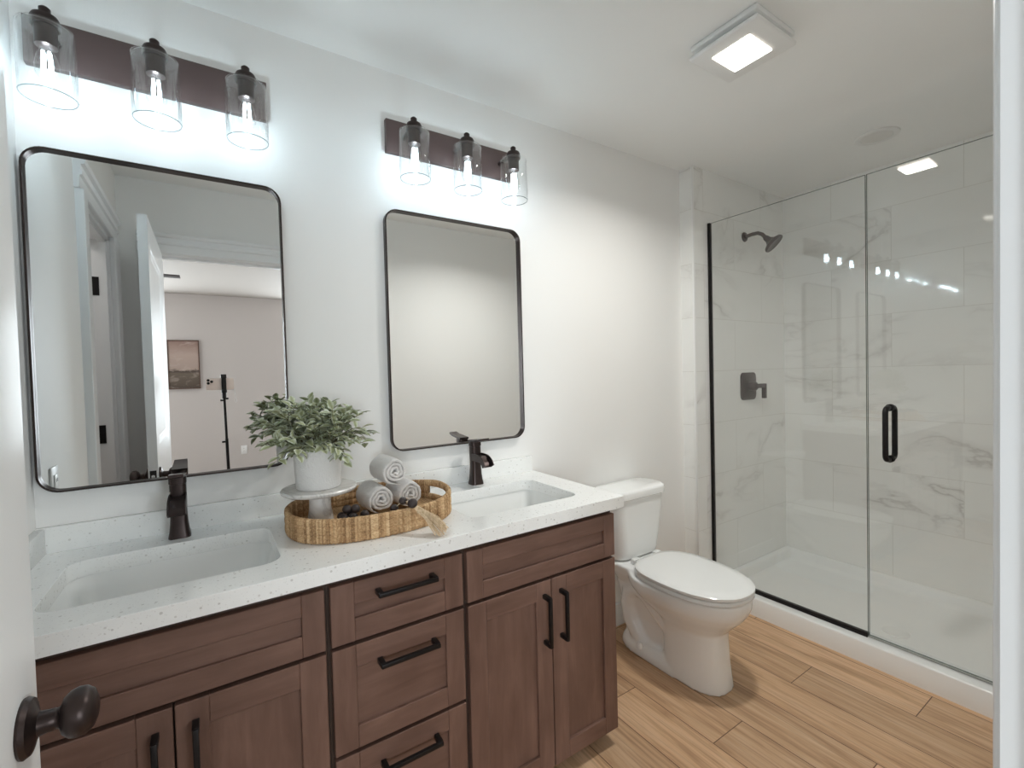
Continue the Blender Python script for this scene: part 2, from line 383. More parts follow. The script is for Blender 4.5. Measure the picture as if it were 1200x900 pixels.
# door casings: trim with stepped profile
def casing_profile(wd):   # (across, out) outline of a casing of width wd
    return [(0, 0), (0, .0185), (.0012, .0200), (.003, .0205), (.004, .0225), (.009, .0245), (wd-.012, .0245), (wd-.004, .027), (wd, .025), (wd, 0)]
def casing(name, a0, a1, top, place, label, wd=.088):
    """a0,a1: jamb edges along the wall; place(along, out, z) -> xyz."""
    bm = B(); pr = casing_profile(wd)
    for e, s in ((a0, -1), (a1, 1)):
        loft(bm, [[place(e+s*(q+.004), o_, z) for q, o_ in pr] for z in (0, top+.004)])
    hp = [(0, 0), (0, .012), (.004, .016), (.045, .018), (.05, .026), (.062, .026), (.066, .020), (.085, .022), (.09, .034), (.104, .038), (.108, .034), (.108, 0)]
    loft(bm, [[place(e, o_, top+.004+q) for q, o_ in hp] for e in (a0-.004-wd-.012, a1+.004+wd+.012)])
    return struct(name, bm, TRIM, label)
casing('trim_2', DX0, DX1, DOORH, lambda a, o_, z: (a, YE+o_, z), 'white casing around the entrance doorway, its right leg at the picture edge')
casing('trim_3', DX0, DX1, DOORH, lambda a, o_, z: (a, YE-.12-o_, z), 'white casing on the bedroom side of the entrance doorway')
casing('trim_4', LY0, LY1, DOORH, lambda a, o_, z: (XL+o_, a, z), 'white casing around the side doorway seen in the left mirror')
bm = B()   # jamb linings
box(bm, DX0-.02, DX0, YE-.12, YE, 0, DOORH); box(bm, DX1, DX1+.02, YE-.12, YE, 0, DOORH); box(bm, DX0-.02, DX1+.02, YE-.12, YE, DOORH, DOORH+.02)
box(bm, DX1-.011, DX1, YE-.085, YE-.045, 0, DOORH); box(bm, DX0, DX1, YE-.085, YE-.045, DOORH-.011, DOORH)
struct('trim_5', bm, TRIM, 'white jamb lining of the entrance doorway')
bm = B()
box(bm, XL-.115, XL, LY1, LY1+.001, 0, DOORH); box(bm, XL-.115, XL, LY0-.001, LY0+.018, 0, DOORH); box(bm, XL-.115, XL, LY0, LY1, DOORH-.018, DOORH+.001)
box(bm, XL-.040, XL-.012, LY0+.018, LY0+.029, 0, DOORH-.018); box(bm, XL-.040, XL-.012, LY0, LY1, DOORH-.03, DOORH-.018)
struct('trim_6', bm, TRIM, 'white jamb lining of the side doorway')

# ---------------------------------------------------------------- doors
def slab(w_, h_, th, panels, stile=.105):
    """door slab, local x along width (0..w), y thickness (0..th), with recessed panels on both faces"""
    bm = B()
    xs = [0, stile, w_-stile, w_]; zs = [0]
    for z0, z1 in panels: zs += [z0, z1]
    zs += [h_]
    for side in (0, 1):
        yv = 0 if side == 0 else th; s = 1 if side == 0 else -1
        for i in range(3):
            for j in range(len(zs)-1):
                x0, x1, z0, z1 = xs[i], xs[i+1], zs[j], zs[j+1]
                if i == 1 and j % 2 == 1:
                    loops = []
                    for ins, dep in ((0, 0), (.006, .004), (.014, .005), (.022, .010), (.03, .010)):
                        loops.append([(x0+ins, yv+s*dep, z0+ins), (x1-ins, yv+s*dep, z0+ins), (x1-ins, yv+s*dep, z1-ins), (x0+ins, yv+s*dep, z1-ins)])
                    R = [[bm.verts.new(p) for p in l] for l in loops]
                    for a, b_ in zip(R, R[1:]):
                        for k in range(4): bm.faces.new((a[k], a[(k+1) % 4], b_[(k+1) % 4], b_[k]))
                    bm.faces.new(R[-1])
                else:
                    bm.faces.new([bm.verts.new(p) for p in ((x0, yv, z0), (x1, yv, z0), (x1, yv, z1), (x0, yv, z1))])
    for q in (((0, 0, 0), (0, th, 0), (0, th, h_), (0, 0, h_)), ((w_, 0, 0), (w_, th, 0), (w_, th, h_), (w_, 0, h_)), ((0, 0, 0), (w_, 0, 0), (w_, th, 0), (0, th, 0)), ((0, 0, h_), (w_, 0, h_), (w_, th, h_), (0, th, h_))):
        bm.faces.new([bm.verts.new(p) for p in q])
    bmesh.ops.remove_doubles(bm, verts=bm.verts[:], dist=.0001)
    return bm
DW = .752
d = struct('door_1', slab(DW, 2.02, .035, [(.23, .80), (1.02, 1.90)]), TRIM, 'open white panelled entrance door at the left edge of the picture')
d.location = (.240, YE+.002, .012); d.rotation_euler = (0, 0, math.radians(90))     # local x -> +y, local y -> -x
def knob(parent, x, z, y, s):
    k = obj('door_knob', (lambda bm: (lathe(bm, [(0.001, .0), (.033, .0), (.034, .003), (.031, .008), (.020, .011), (.014, .014), (.0125, .022), (.0125, .028), (.0118, .029), (.0118, .031), (.013, .033), (.021, .036), (.0265, .042), (.0285, .049), (.0275, .057), (.022, .064), (.012, .068), (.001, .069)], 'y', n_=40), bm)[1])(B()), BRONZE, parent)
    k.location = (x, y, z)
    if s < 0: k.rotation_euler = (0, 0, PI)
    return k
KX, KZ = DW-.055, .893
knob(d, KX, KZ, .035, 1); knob(d, KX, KZ, 0, -1)
bm = B(); box(bm, DW-.0005, DW+.0015, .006, .029, KZ-.028, KZ+.028, .0005); lp = obj('latch_plate', bm, BLACK, d)
bm = B(); box(bm, DW, DW+.009, .011, .024, KZ-.010, KZ+.010, .003); obj('latch', bm, CHROME, lp)
d2 = struct('door_2', slab(.60, 2.0, .035, [(.23, .80), (1.02, 1.88)]), TRIM, 'open closet door beyond the side doorway, seen in the left mirror')
d2.location = (XL-.122, LY0+.004, .012); d2.rotation_euler = (0, 0, PI)
for z in (.25, 1.02, 1.745):
    bm = B(); box(bm, XL-.080, XL-.044, LY0+.0181, LY0+.0205, z, z+.09); cyl(bm, (XL-.083, LY0+.0215, z), (XL-.083, LY0+.0215, z+.09), .006, n_=10); h_ = struct('door_hinge', bm, BLACK); h_['category'] = 'hinge'; h_['label'] = {.25: 'lowest black hinge of the side doorway', 1.02: 'middle black hinge of the side doorway, in the left mirror', 1.745: 'upper black hinge of the side doorway, in the left mirror'}[z]; h_['group'] = 'side doorway hinges'

# ---------------------------------------------------------------- vanity cabinets
CT, CTH = .876, .040
FY, BYF = -.540, -.520          # door face / carcass front
CB, CTOP = .055, CT-CTH
def grain_box(bm, x0, x1, y0, y1, z0, z1, vert, bev=.0015):
    before = set(bm.faces); box(bm, x0, x1, y0, y1, z0, z1, bev, 1); L = uvl(bm); ou, ov = random.random()*9, random.random()*9
    for f in bm.faces:
        if f in before: continue
        for lp in f.loops:
            c = lp.vert.co; across = (c.x if vert else c.z)+c.y*.7; al = c.z if vert else c.x
            lp[L].uv = (across+ou, al+ov)
def shaker(x0, x1, z0, z1, rail=.058, horiz=False, rec=.009):
    bm = B(); yb = BYF-.0005
    grain_box(bm, x0, x0+rail, FY, yb, z0, z1, True); grain_box(bm, x1-rail, x1, FY, yb, z0, z1, True)
    grain_box(bm, x0+rail, x1-rail, FY, yb, z0, z0+rail, False); grain_box(bm, x0+rail, x1-rail, FY, yb, z1-rail, z1, False)
    grain_box(bm, x0+rail-.002, x1-rail+.002, FY+rec, yb, z0+rail-.002, z1-rail+.002, not horiz, 0)
    return bm
def pull(parent, x, z, vert, L=.156):
    bm = B(); yo = FY-.032; t_ = .0055; hh = L/2
    if vert:
        box(bm, x-t_, x+t_, yo-t_, yo+t_, z-hh, z+hh, .0018)
        for q in (-hh+.006, hh-.006): box(bm, x-t_*1.15, x+t_*1.15, yo, FY, z+q-t_*1.2, z+q+t_*1.2, .0012)
    else:
        box(bm, x-hh, x+hh, yo-t_, yo+t_, z-t_, z+t_, .0018)
        for q in (-hh+.006, hh-.006): box(bm, x+q-t_*1.2, x+q+t_*1.2, yo, FY, z-t_*1.15, z+t_*1.15, .0012)
    return obj('pull_handle', bm, BLACK, parent)
def carcass(t_, x0, x1):
    bm = B(); pt = .018
    for a, b_ in ((x0, x0+pt), (x1-pt, x1)): grain_box(bm, a, b_, BYF+.018, -.004, CB, CTOP, True, 0)
    grain_box(bm, x0+pt, x1-pt, BYF+.018, -.004, CB, CB+pt, False, 0); grain_box(bm, x0+pt, x1-pt, -.010, -.004, CB+pt, CTOP, True, 0)
    o = obj('carcass', bm, CABW, t_)
    bm = B()   # face frame
    for a, b_ in ((x0, x0+.036), (x1-.036, x1)): grain_box(bm, a, b_, BYF, BYF+.018, CB, CTOP, True, .0005)
    for z0, z1 in ((CTOP-.04, CTOP), (CB, CB+.03), (.645, .685)): grain_box(bm, x0+.036, x1-.036, BYF, BYF+.018, z0, z1, False, .0005)
    grain_box(bm, x0+.036, x1-.036, BYF+.010, BYF+.018, CB+.03, CTOP-.04, True, 0)
    obj('face_frame', bm, DARKW, t_)
    bm = B(); grain_box(bm, x0, x1, -.465, -.45, 0, CB+.001, False, 0); grain_box(bm, x0+.002, x0+.02, -.45, -.004, 0, CB+.001, False, 0); grain_box(bm, x1-.02, x1-.002, -.45, -.004, 0, CB+.001, False, 0)
    obj('toe_kick', bm, DARKW, t_)
Z1T, Z1B, ZG = .818, .673, .663
def sink_base(label, x0, x1, fx0, fx1, mid):
    t_ = thing('sink_base_cabinet', label, 'cabinet', (0, 0, 0), 0, 'vanity cabinets'); carcass(t_, x0, x1)
    obj('false_drawer_front', shaker(fx0, fx1, Z1B, Z1T, .05, True), CABW, t_)
    for a, b_, px in ((fx0, mid-.0018, mid-.030), (mid+.0018, fx1, mid+.036)):
        dr = obj('door', shaker(a, b_, CB+.004, ZG), CABW, t_); pull(dr, px, .545, True)
    return t_
sink_base('brown sink cabinet at the left, behind the door knob', XL+.001, .654, .062, .648, .357)
sink_base('brown sink cabinet with two tall doors beside the toilet', 1.017, 1.602, 1.024, 1.600, 1.319)
t_ = thing('drawer_base_cabinet', 'brown cabinet of three drawers between the two sink cabinets', 'cabinet', (0, 0, 0), 0, 'vanity cabinets')
carcass(t_, .6545, 1.0165)
for z0, z1, pz in ((Z1B, Z1T, .782), (.407, ZG, .607), (CB+.004, .397, .345)):
    dr = obj('drawer', shaker(.661, 1.010, z0, z1, .055, True), CABW, t_); pull(dr, .845, pz, False)

# countertop with two rounded cut-outs, backsplash
SINKS = ((.355, -.292), (1.309, -.292)); SW, SH_, SR = .436, .312, .045
bm = B(); top = []; bot = []
CX0, CX1, CYF = XL+.001, 1.638, -.554
outer = [(CX0, CYF), (CX1-.004, CYF), (CX1-.001, CYF+.001), (CX1, CYF+.004), (CX1, -.001), (CX0, -.001)]
loopsdef = [outer]+[[(p[0], p[1]) for p in rrect(sx, sy, SW, SH_, SR, 0)] for sx, sy in SINKS]
def ring_edges(z, shrink):
    rings = []
    for i, lp in enumerate(loopsdef):
        vv = [bm.verts.new((x, y, z)) for x, y in lp]; rings.append(vv)
        for a, b_ in zip(vv, vv[1:]+vv[:1]): bm.edges.new((a, b_))
    return rings
rings_t = ring_edges(CT, 0); et = bm.edges[:]
bmesh.ops.triangle_fill(bm, edges=et, use_beauty=True)
rings_b = ring_edges(CT-CTH, 0); tf = set(et)
eb = [e for r in rings_b for e in {e for v in r for e in v.link_edges}]
bmesh.ops.triangle_fill(bm, edges=list(set(eb)), use_beauty=True)
for a, b_ in zip(rings_t, rings_b):
    for i in range(len(a)):
        j = (i+1) % len(a); bm.faces.new((a[i], a[j], b_[j], b_[i]))
co = obj('countertop', bm, QUARTZ); tag(co, 'long white speckled quartz countertop over the brown vanity', 'countertop')
mod = co.modifiers.new('b', 'BEVEL'); mod.width = .0025; mod.segments = 2; mod.limit_method = 'ANGLE'; mod.angle_limit = math.radians(50)
bm = B(); box(bm, CX0, CX1-.012, -.021, -.001, CT, .943, .0015); tag(obj('backsplash', bm, QUARTZ), 'low speckled quartz backsplash along the wall under the mirrors', 'backsplash')
bm = B(); box(bm, CX0, CX0+.02, CYF+.012, -.0215, CT, .943, .0015); tag(obj('side_splash', bm, QUARTZ), 'short quartz side splash at the left end of the countertop', 'backsplash')

# sinks
def sink(label, loc):
    t_ = thing('undermount_sink', label, 'sink', loc, 0, 'undermount sinks')
    bm = B(); z0 = -CTH-.0005
    prof = [(.028, z0-.012, .06), (.028, z0, .06), (.006, z0, .047), (.002, z0-.012, .047), (-.012, z0-.07, .045), (-.028, z0-.105, .05), (-.06, z0-.122, .05), (-.14, z0-.128, .04)]
    rings = [rrect(0, 0, SW+2*g_, SH_+2*g_, min(r, (SH_+2*g_)/2-.002), z) for g_, z, r in prof]
    R = [[bm.verts.new(p) for p in r] for r in rings]
    for a, b_ in zip(R, R[1:]):
        for i in range(len(a)): j = (i+1) % len(a); bm.faces.new((a[i], a[j], b_[j], b_[i]))
    bm.faces.new(R[-1])
    und = [[(p[0]*1.01, p[1]*1.02, p[2]-.008) for p in r] for r in rings[:1]+rings[3:]]
    R2 = [[bm.verts.new(p) for p in r] for r in und]
    for a, b_ in zip(R2, R2[1:]):
        for i in range(len(a)): j = (i+1) % len(a); bm.faces.new((b_[i], b_[j], a[j], a[i]))
    bm.faces.new(list(reversed(R2[-1])))
    obj('basin', bm, PORC, t_, angle=60)
    bm = B(); lathe(bm, [(.001, 0), (.03, 0), (.032, .002), (.03, .004), (.02, .003), (.001, .0035)], c=(0, 0, z0-.1275)); obj('drain', bm, BRONZE, t_)
    return t_
s1_ = sink('white undermount sink at the left, beside the open door', (*SINKS[0], CT))
dup(s1_, (*SINKS[1], CT), 'white undermount sink at the right, nearer the toilet')

# faucets
def faucet(label, loc):
    t_ = thing('faucet', label, 'faucet', loc, 0, 'black vanity faucets')
    bm = B()
    prof = [(.0265, 0), (.026, .006), (.0235, .018), (.021, .04), (.0195, .07), (.0195, .150)]
    loft(bm, [rrect(0, 0, 2*r, 2*r, r*.55, z, 4) for r, z in prof]); obj('body', bm, BRONZE, t_, angle=40)
    bm = B()   # open waterfall spout: U channel swept forward and down
    path = [(-.008, .112), (-.035, .113), (-.060, .112), (-.080, .107), (-.094, .098), (-.101, .084)]
    rings = []
    for i, (yy_, zz) in enumerate(path):
        a = path[max(i-1, 0)]; c_ = path[min(i+1, len(path)-1)]; dv = Vector((0, c_[0]-a[0], c_[1]-a[1])).normalized(); nv = Vector((0, -dv.z, dv.y))
        if nv.z < 0: nv = -nv
        hw = .0205; sec = [(-hw, -.012), (hw, -.012), (hw, .012), (hw-.003, .012), (hw-.003, -.006), (-hw+.003, -.006), (-hw+.003, .012), (-hw, .012)]
        if i < 3: sec = [(-hw, -.016), (hw, -.016), (hw, .012), (hw-.003, .012), (hw-.003, .006), (-hw+.003, .006), (-hw+.003, .012), (-hw, .012)]
        rings.append([Vector((sx, yy_, zz))+nv*sz for sx, sz in sec])
    loft(bm, rings); obj('spout', bm, BRONZE, t_)
    bm = B(); loft(bm, [[(sx*(1-.06*k), yy_, zz+s_) for sx, s_ in ((-.0205, -.004), (.0205, -.004), (.0205, .004), (-.0205, .004))] for k, (yy_, zz) in enumerate(((.021, .172), (-.02, .176), (-.06, .180), (-.084, .186)))])
    loft(bm, [rrect(0, 0, .036, .036, .01, z, 4) for z in (.150, .153)]); loft(bm, [rrect(0, 0, .041, .041, .01, z, 4) for z in (.153, .171)])
    obj('lever_handle', bm, BRONZE, t_)
    return t_
f_ = faucet('dark bronze faucet at the left sink, below the left mirror', (.355, -.072, CT))
dup(f_, (1.316, -.066, CT), 'dark bronze faucet at the right sink, below the right mirror')

# ---------------------------------------------------------------- mirrors
MW, MH, MR = .596, .897, .048
def wall_mirror(label, loc):
    t_ = thing('wall_mirror', label, 'mirror', loc, 0, 'rounded wall mirrors')
    def rr(ins, y): return [(x, y, z) for x, z, _ in rrect(MW/2, MH/2, MW-2*ins, MH-2*ins, MR-ins, 0, 8)]
    bm = B(); loft(bm, [rr(0, -.002), rr(0, -.024), rr(.001, -.025), rr(.0042, -.025), rr(.005, -.024), rr(.005, -.002)], close=True); obj('frame', bm, FRAMEM, t_)
    bm = B(); loft(bm, [rr(.0055, -.004), rr(.0055, -.010)]); obj('mirror_glass', bm, MIRROR, t_, angle=20)
    return t_
m_ = wall_mirror('left rounded mirror reflecting the bedroom and doorways', (.058, 0, 1.033))
dup(m_, (.994, 0, 1.033), 'right rounded mirror reflecting only blank wall')

# ---------------------------------------------------------------- vanity lights
def vanity_light(label, loc):
    t_ = thing('vanity_light', label, 'wall light', loc, 0, 'three-bulb vanity lights')
    bm = B(); box(bm, -.275, .275, -.022, -.001, -.06, .06, .002); obj('back_plate', bm, PLATEM, t_)
    for x in (-.210, 0, .210):
        Y, ZS = -.128, -.008
        bm = B(); tube(bm, [(x, -.022, .0), (x, -.06, .0), (x, Y+.02, .002), (x, Y+.006, .002), (x, Y, .002)], .0075, 12); lathe(bm, [(.001, 0), (.0095, 0), (.0095, .006), (.008, .008), (.001, .008)], 'y', (x, -.032, 0)); obj('arm', bm, BRONZE, t_)
        bm = B(); lathe(bm, [(.001, -.012), (.027, -.012), (.0285, -.008), (.0275, .006), (.024, .013), (.013, .016), (.011, .02), (.011, .032), (.007, .036), (.001, .037)], c=(x, Y, ZS), n_=28); obj('cap', bm, BRONZE, t_)
        bm = B(); lathe(bm, [(.001, -.012), (.0215, -.012), (.0215, -.058), (.017, -.060), (.001, -.060)], c=(x, Y, ZS), n_=28); obj('socket', bm, BRONZE, t_)
        bm = B(); r = .054; th = .0028
        lathe(bm, [(.024, -.0125), (r-.006, -.0125), (r-.002, -.015), (r, -.02), (r, -.178), (r-th/2, -.180), (r-th, -.178), (r-th, -.021), (r-.007, -.0153), (.024, -.0153)], c=(x, Y, ZS), n_=48, cap=False)
        for f in bm.faces:
            if f.calc_center_median().z < -.1775+ZS: f.material_index = 1
        obj('glass_shade', bm, [SHADEG, RIMG], t_)
        bm = B(); lathe(bm, [(.001, -.0605), (.012, -.0605), (.013, -.068), (.020, -.085), (.0235, -.105), (.022, -.125), (.014, -.140), (.001, -.146)], c=(x, Y, ZS), n_=24); bl = obj('bulb', bm, BULBG, t_)
        bm = B()
        for k in range(4):
            a = PI/4+k*PI/2; cyl(bm, (x+.0075*math.cos(a), Y+.0075*math.sin(a), -.072+ZS), (x+.011*math.cos(a), Y+.011*math.sin(a), -.128+ZS), .0032, n_=8)
        obj('filament', bm, FILAM, bl)
        l = bpy.data.lights.new('bulb_light', 'POINT'); l.energy = BULB_W; l.color = BULB_COL; l.shadow_soft_size = .010
        lo = bpy.data.objects.new('bulb_light', l); lo.location = (x, Y, -.105+ZS); lo.parent = bl; COL.objects.link(lo)
    return t_
v_ = vanity_light('left wall light with three clear glass shades, above the left mirror', (.350, 0, 2.199))
dup(v_, (1.285, 0, 2.196), 'right wall light with three clear glass shades, above the right mirror')

# ---------------------------------------------------------------- ceiling fixtures
t_ = thing('exhaust_fan', 'square white ceiling exhaust fan with a lit panel', 'exhaust fan', (2.008, -.785, H))
bm = B(); box(bm, -.118, .118, -.118, .118, -.020, -.0005, .006); obj('housing', bm, WPLAST, t_)
bm = B(); box(bm, -.085, .085, -.085, .085, -.034, -.0201); obj('vent_gap', bm, WPLAST, t_)
bm = B(); box(bm, -.122, .122, -.122, .122, -.050, -.0342, .007, 3); cv = obj('cover', bm, WPLAST, t_)
bm = B(); box(bm, -.068, .068, -.066, .066, -.0535, -.0501, .001); obj('light_panel', bm, FANLED, cv)
t_ = thing('recessed_light', 'round white unlit recessed light in the ceiling by the shower', 'ceiling light', (3.245, -.757, H))
bm = B(); lathe(bm, [(.092, 0), (.091, -.004), (.082, -.008), (.066, -.006), (.060, 0)], n_=48, cap=False); obj('trim_ring', bm, WPLAST, t_)
bm = B(); lathe(bm, [(.064, -.0005), (.064, -.005), (.05, -.0025), (.001, -.002)], n_=48, cap=False); obj('lens', bm, mat('frosted_lens', (.75, .74, .72, 1), .35)[0], t_)

# ---------------------------------------------------------------- shower
t_ = thing('shower_pan', 'low white shower pan with raised curb on the wood floor', 'shower pan', (0, 0, 0))
PZ, CZ, CXF, CXB = .022, .095, 2.80, 2.925
bm = B()
sec = [(CXF-.004, 0), (CXF, .088), (CXF+.003, .093), (CXF+.010, CZ), (CXB-.012, CZ-.002), (CXB-.004, CZ-.006), (CXB+.004, PZ+.02), (CXB+.015, PZ+.006), (CXB+.04, PZ+.002), (3.30, PZ-.004), (3.62, PZ+.002), (3.652, PZ+.008), (3.660, PZ+.022), (3.668, .078), (3.676, .085), (3.699, .086), (3.699, 0)]
YS0, YS1 = YE+.001, -.086
def lipz(x, z, f):   # raise the floor to the rim towards both ends
    return max(z, PZ+(.085-PZ)*f) if CXB-.01 < x < 3.69 else z
rows = [(YS0, 1.0), (YS0+.030, 1.0), (YS0+.038, .9), (YS0+.046, .12), (YS0+.06, .03), (YS0+.1, 0), (YS1-.1, 0), (YS1-.06, .03), (YS1-.046, .12), (YS1-.038, .9), (YS1-.030, 1.0), (YS1, 1.0)]
loft(bm, [[(x, y, lipz(x, z, f)) for x, z in sec] for y, f in rows]); obj('pan', bm, ACRYL, t_, angle=50)
bm = B(); lathe(bm, [(.001, .004), (.05, .004), (.054, .001), (.054, -.004)], c=(3.148, -.854, PZ+.001), n_=36, cap=False); obj('drain_cover', bm, WPLAST, t_)

GX, GT, GZ, GZT, GY = 2.861, .010, .100, 2.137, -.842
def glass_mesh(y0, y1, z0, z1):
    bm = B(); fs = box(bm, GX-GT/2, GX+GT/2, y0, y1, z0, z1)
    bm.normal_update()
    for f in bm.faces: f.material_index = 0 if abs(f.normal.x) > .5 else 1
    return bm
t_ = thing('shower_glass_panel', 'fixed clear glass shower panel in black channels, left of the glass door', 'glass panel', (0, 0, 0))
obj('glass', glass_mesh(GY, -.0865, GZ, GZT), [SHGLASS, GEDGE], t_)
bm = B(); box(bm, GX-.010, GX+.010, -.100, -.0855, CZ, GZT+.002, .001); obj('wall_channel', bm, BLACK, t_)
bm = B(); box(bm, GX-.011, GX+.011, GY, -.100, CZ-.001, CZ+.018, .001); obj('floor_channel', bm, BLACK, t_)
t_ = thing('shower_door', 'clear frameless glass shower door with a black pull handle', 'shower door', (0, 0, 0))
obj('glass', glass_mesh(YE+.02, GY-.005, GZ+.006, GZT), [SHGLASS, GEDGE], t_)
bm = B(); box(bm, GX-.004, GX+.004, YE+.02, GY-.005, GZ-.004, GZ+.0055); obj('bottom_seal', bm, thin_glass('clear_vinyl_seal', (.75, .75, .73, 1), .08, .2), t_)
HY = -.925
bm = B()
for s in (1, -1):
    x0 = GX+s*.006; x1 = GX+s*.052; zA, zB = .905, 1.125; r = .022
    pts = [(x0, HY, zA)]+[(x1-s*r+s*r*math.sin(a), HY, zA+r-r*math.cos(a)) for a in (0, .4, .8, 1.2, PI/2)]+[(x1-s*r+s*r*math.sin(a), HY, zB-r+r*-math.cos(a)) for a in (PI/2, 1.97, 2.37, 2.77, PI)]+[(x0, HY, zB)]
    tube(bm, pts, .0105, 14)
    for z in (zA, zB): cyl(bm, (GX+s*.0055, HY, z), (GX+s*.010, HY, z), .015, n_=20)
obj('pull_handle', bm, BLACK, t_)
for z in (.35, 1.85):
    bm = B(); box(bm, GX-.016, GX+.016, YE+.0125, YE+.075, z-.045, z+.045, .002); obj('hinge', bm, BLACK, t_)

t_ = thing('shower_fixture', 'dark bronze shower head high on the tiled shower wall', 'shower fixture', (3.232, -.085, 2.115))
bm = B(); lathe(bm, [(.001, -.012), (.014, -.012), (.026, -.008), (.030, -.0005), (.001, -.0005)], 'y', n_=28); obj('flange', bm, SHOWERM, t_)
bm = B(); tube(bm, [(0, -.008, 0), (0, -.05, .004), (0, -.085, .002), (0, -.110, -.012), (0, -.128, -.034)], .011, 14); obj('arm', bm, SHOWERM, t_)
bm = B(); lathe(bm, [(.001, .012), (.014, .010), (.017, 0), (.018, -.014), (.030, -.032), (.056, -.046), (.060, -.056), (.057, -.062), (.05, -.060), (.001, -.060)], n_=36)
hd = obj('shower_head', bm, SHOWERM, t_); hd.location = (.004, -.132, -.040); hd.rotation_euler = (math.radians(-42), math.radians(-18), 0)
t_ = thing('shower_valve', 'dark bronze shower valve with a lever on the tiled shower wall', 'shower valve', (3.247, -.085, 1.193))
bm = B(); loft(bm, [[(x, y_, z) for x, z, _ in rrect(0, 0, .165-2*i_, .170-2*i_, .03, 0, 6)] for y_, i_ in ((-.0005, 0), (-.008, 0), (-.011, .004))]); obj('plate', bm, SHOWERM, t_)
bm = B(); lathe(bm, [(.001, -.055), (.024, -.055), (.026, -.05), (.026, -.011), (.001, -.011)], 'y', n_=28); box(bm, -.02, .098, -.068, -.046, -.012, .014, .003); box(bm, .074, .098, -.068, -.046, -.078, .012, .003); obj('lever', bm, SHOWERM, t_)

# ---------------------------------------------------------------- toilet
TX = 2.145
t_ = thing('toilet', 'white two-piece elongated toilet with closed lid beside the vanity', 'toilet', (TX, 0, 0))
def egg(z, yb, yf, w_, kx=1.0, n_=40, sq=2.3, back=2.8, fr=.60):
    """closed outline: back at yb, front at yf (more negative), half width w_; widest at fr of the way from the front"""
    ym = yf+(yb-yf)*fr; pts = []
    for k in range(n_):
        a = 2*PI*k/n_; c, s = math.cos(a), math.sin(a)
        e = sq if s < 0 else back
        x = w_*math.copysign(abs(c)**(2/e), c)
        y = ym+(s > 0 and (yb-ym) or (ym-yf))*math.copysign(abs(s)**(2/e), s)
        pts.append((x, y, z))
    return pts
bm = B()
loft(bm, [egg(0, -.085, -.618, .112), egg(.03, -.09, -.612, .108), egg(.046, -.10, -.608, .098), egg(.06, -.12, -.60, .09)])          # base foot
loft(bm, [egg(.0, -.34, -.620, .104, sq=2.6), egg(.10, -.34, -.607, .099, sq=2.6), egg(.20, -.34, -.600, .100, sq=2.6), egg(.235, -.33, -.605, .108), egg(.27, -.28, -.635, .130), egg(.305, -.23, -.668, .156), egg(.335, -.20, -.688, .174), egg(.36, -.18, -.697, .182), egg(.392, -.18, -.698, .183), egg(.398, -.185, -.694, .179)])   # pedestal + bowl
loft(bm, [egg(.02, -.10, -.40, .060), egg(.15, -.08, -.40, .055), egg(.30, -.05, -.40, .085), egg(.36, -.035, -.40, .125), egg(.40, -.03, -.40, .145), egg(.412, -.035, -.39, .142)])   # rear body and deck
for s in (1, -1):      # sculpted trapway on each side
    tube(bm, [(s*.05, -.40, .15), (s*.062, -.34, .215), (s*.066, -.275, .285), (s*.062, -.215, .300), (s*.058, -.165, .262), (s*.056, -.150, .20), (s*.056, -.165, .13), (s*.052, -.20, .075), (s*.045, -.25, .03)], [.03, .036, .042, .044, .044, .043, .042, .042, .04], 14)
bowl = obj('bowl', bm, PORC, t_)
mod = bowl.modifiers.new('r', 'REMESH'); mod.mode = 'VOXEL'; mod.voxel_size = .007; mod.use_smooth_shade = True
mod = bowl.modifiers.new('s', 'SMOOTH'); mod.iterations = 6; mod.factor = .5
bm = B(); loft(bm, [egg(.4005, -.225, -.700, .178, fr=.56), egg(.404, -.222, -.704, .183, fr=.56), egg(.414, -.222, -.704, .183, fr=.56), egg(.4185, -.225, -.700, .179, fr=.56)]); obj('seat', bm, SEATM, t_, angle=50)
bm = B(); loft(bm, [egg(.4215, -.222, -.703, .181, fr=.56), egg(.424, -.220, -.706, .184, fr=.56), egg(.434, -.220, -.706, .184, fr=.56), egg(.4395, -.226, -.698, .177, fr=.56), egg(.4425, -.25, -.66, .145, fr=.56), egg(.4435, -.32, -.56, .08, fr=.56)]); ld = obj('lid', bm, SEATM, t_, angle=50)
for s in (1, -1):
    bm = B(); box(bm, s*.075-.022, s*.075+.022, -.222, -.196, .413, .437, .006); obj('hinge', bm, SEATM, ld)
def tk(z, hw, yf, r, yb=-.020):
    pts = []      # rounded front outline, gently bowed
    for x, y, _ in rrect(0, (yf+yb)/2, 2*hw, yb-yf, r, z, 7):
        pts.append((x, y-(.012*(1-(x/hw)**2) if y < (yf+yb)/2 else 0), z))
    return pts
bm = B(); loft(bm, [tk(.413, .132, -.160, .05), tk(.425, .142, -.172, .055), tk(.45, .149, -.178, .06), tk(.60, .168, -.186, .06), tk(.708, .182, -.190, .06)]); obj('tank', bm, PORC, t_, angle=50)
bm = B(); loft(bm, [tk(.7085, .180, -.195, .060), tk(.712, .185, -.200, .062, -.018), tk(.738, .186, -.201, .062, -.018), tk(.746, .182, -.197, .06, -.02), tk(.750, .174, -.183, .05, -.03)]); obj('tank_lid', bm, PORC, t_, angle=50)
for s in (1, -1):
    bm = B(); lathe(bm, [(.001, .024), (.008, .023), (.014, .014), (.015, 0), (.001, 0)], c=(s*.098, -.245, .04), n_=20); obj('bolt_cap', bm, PORC, t_)

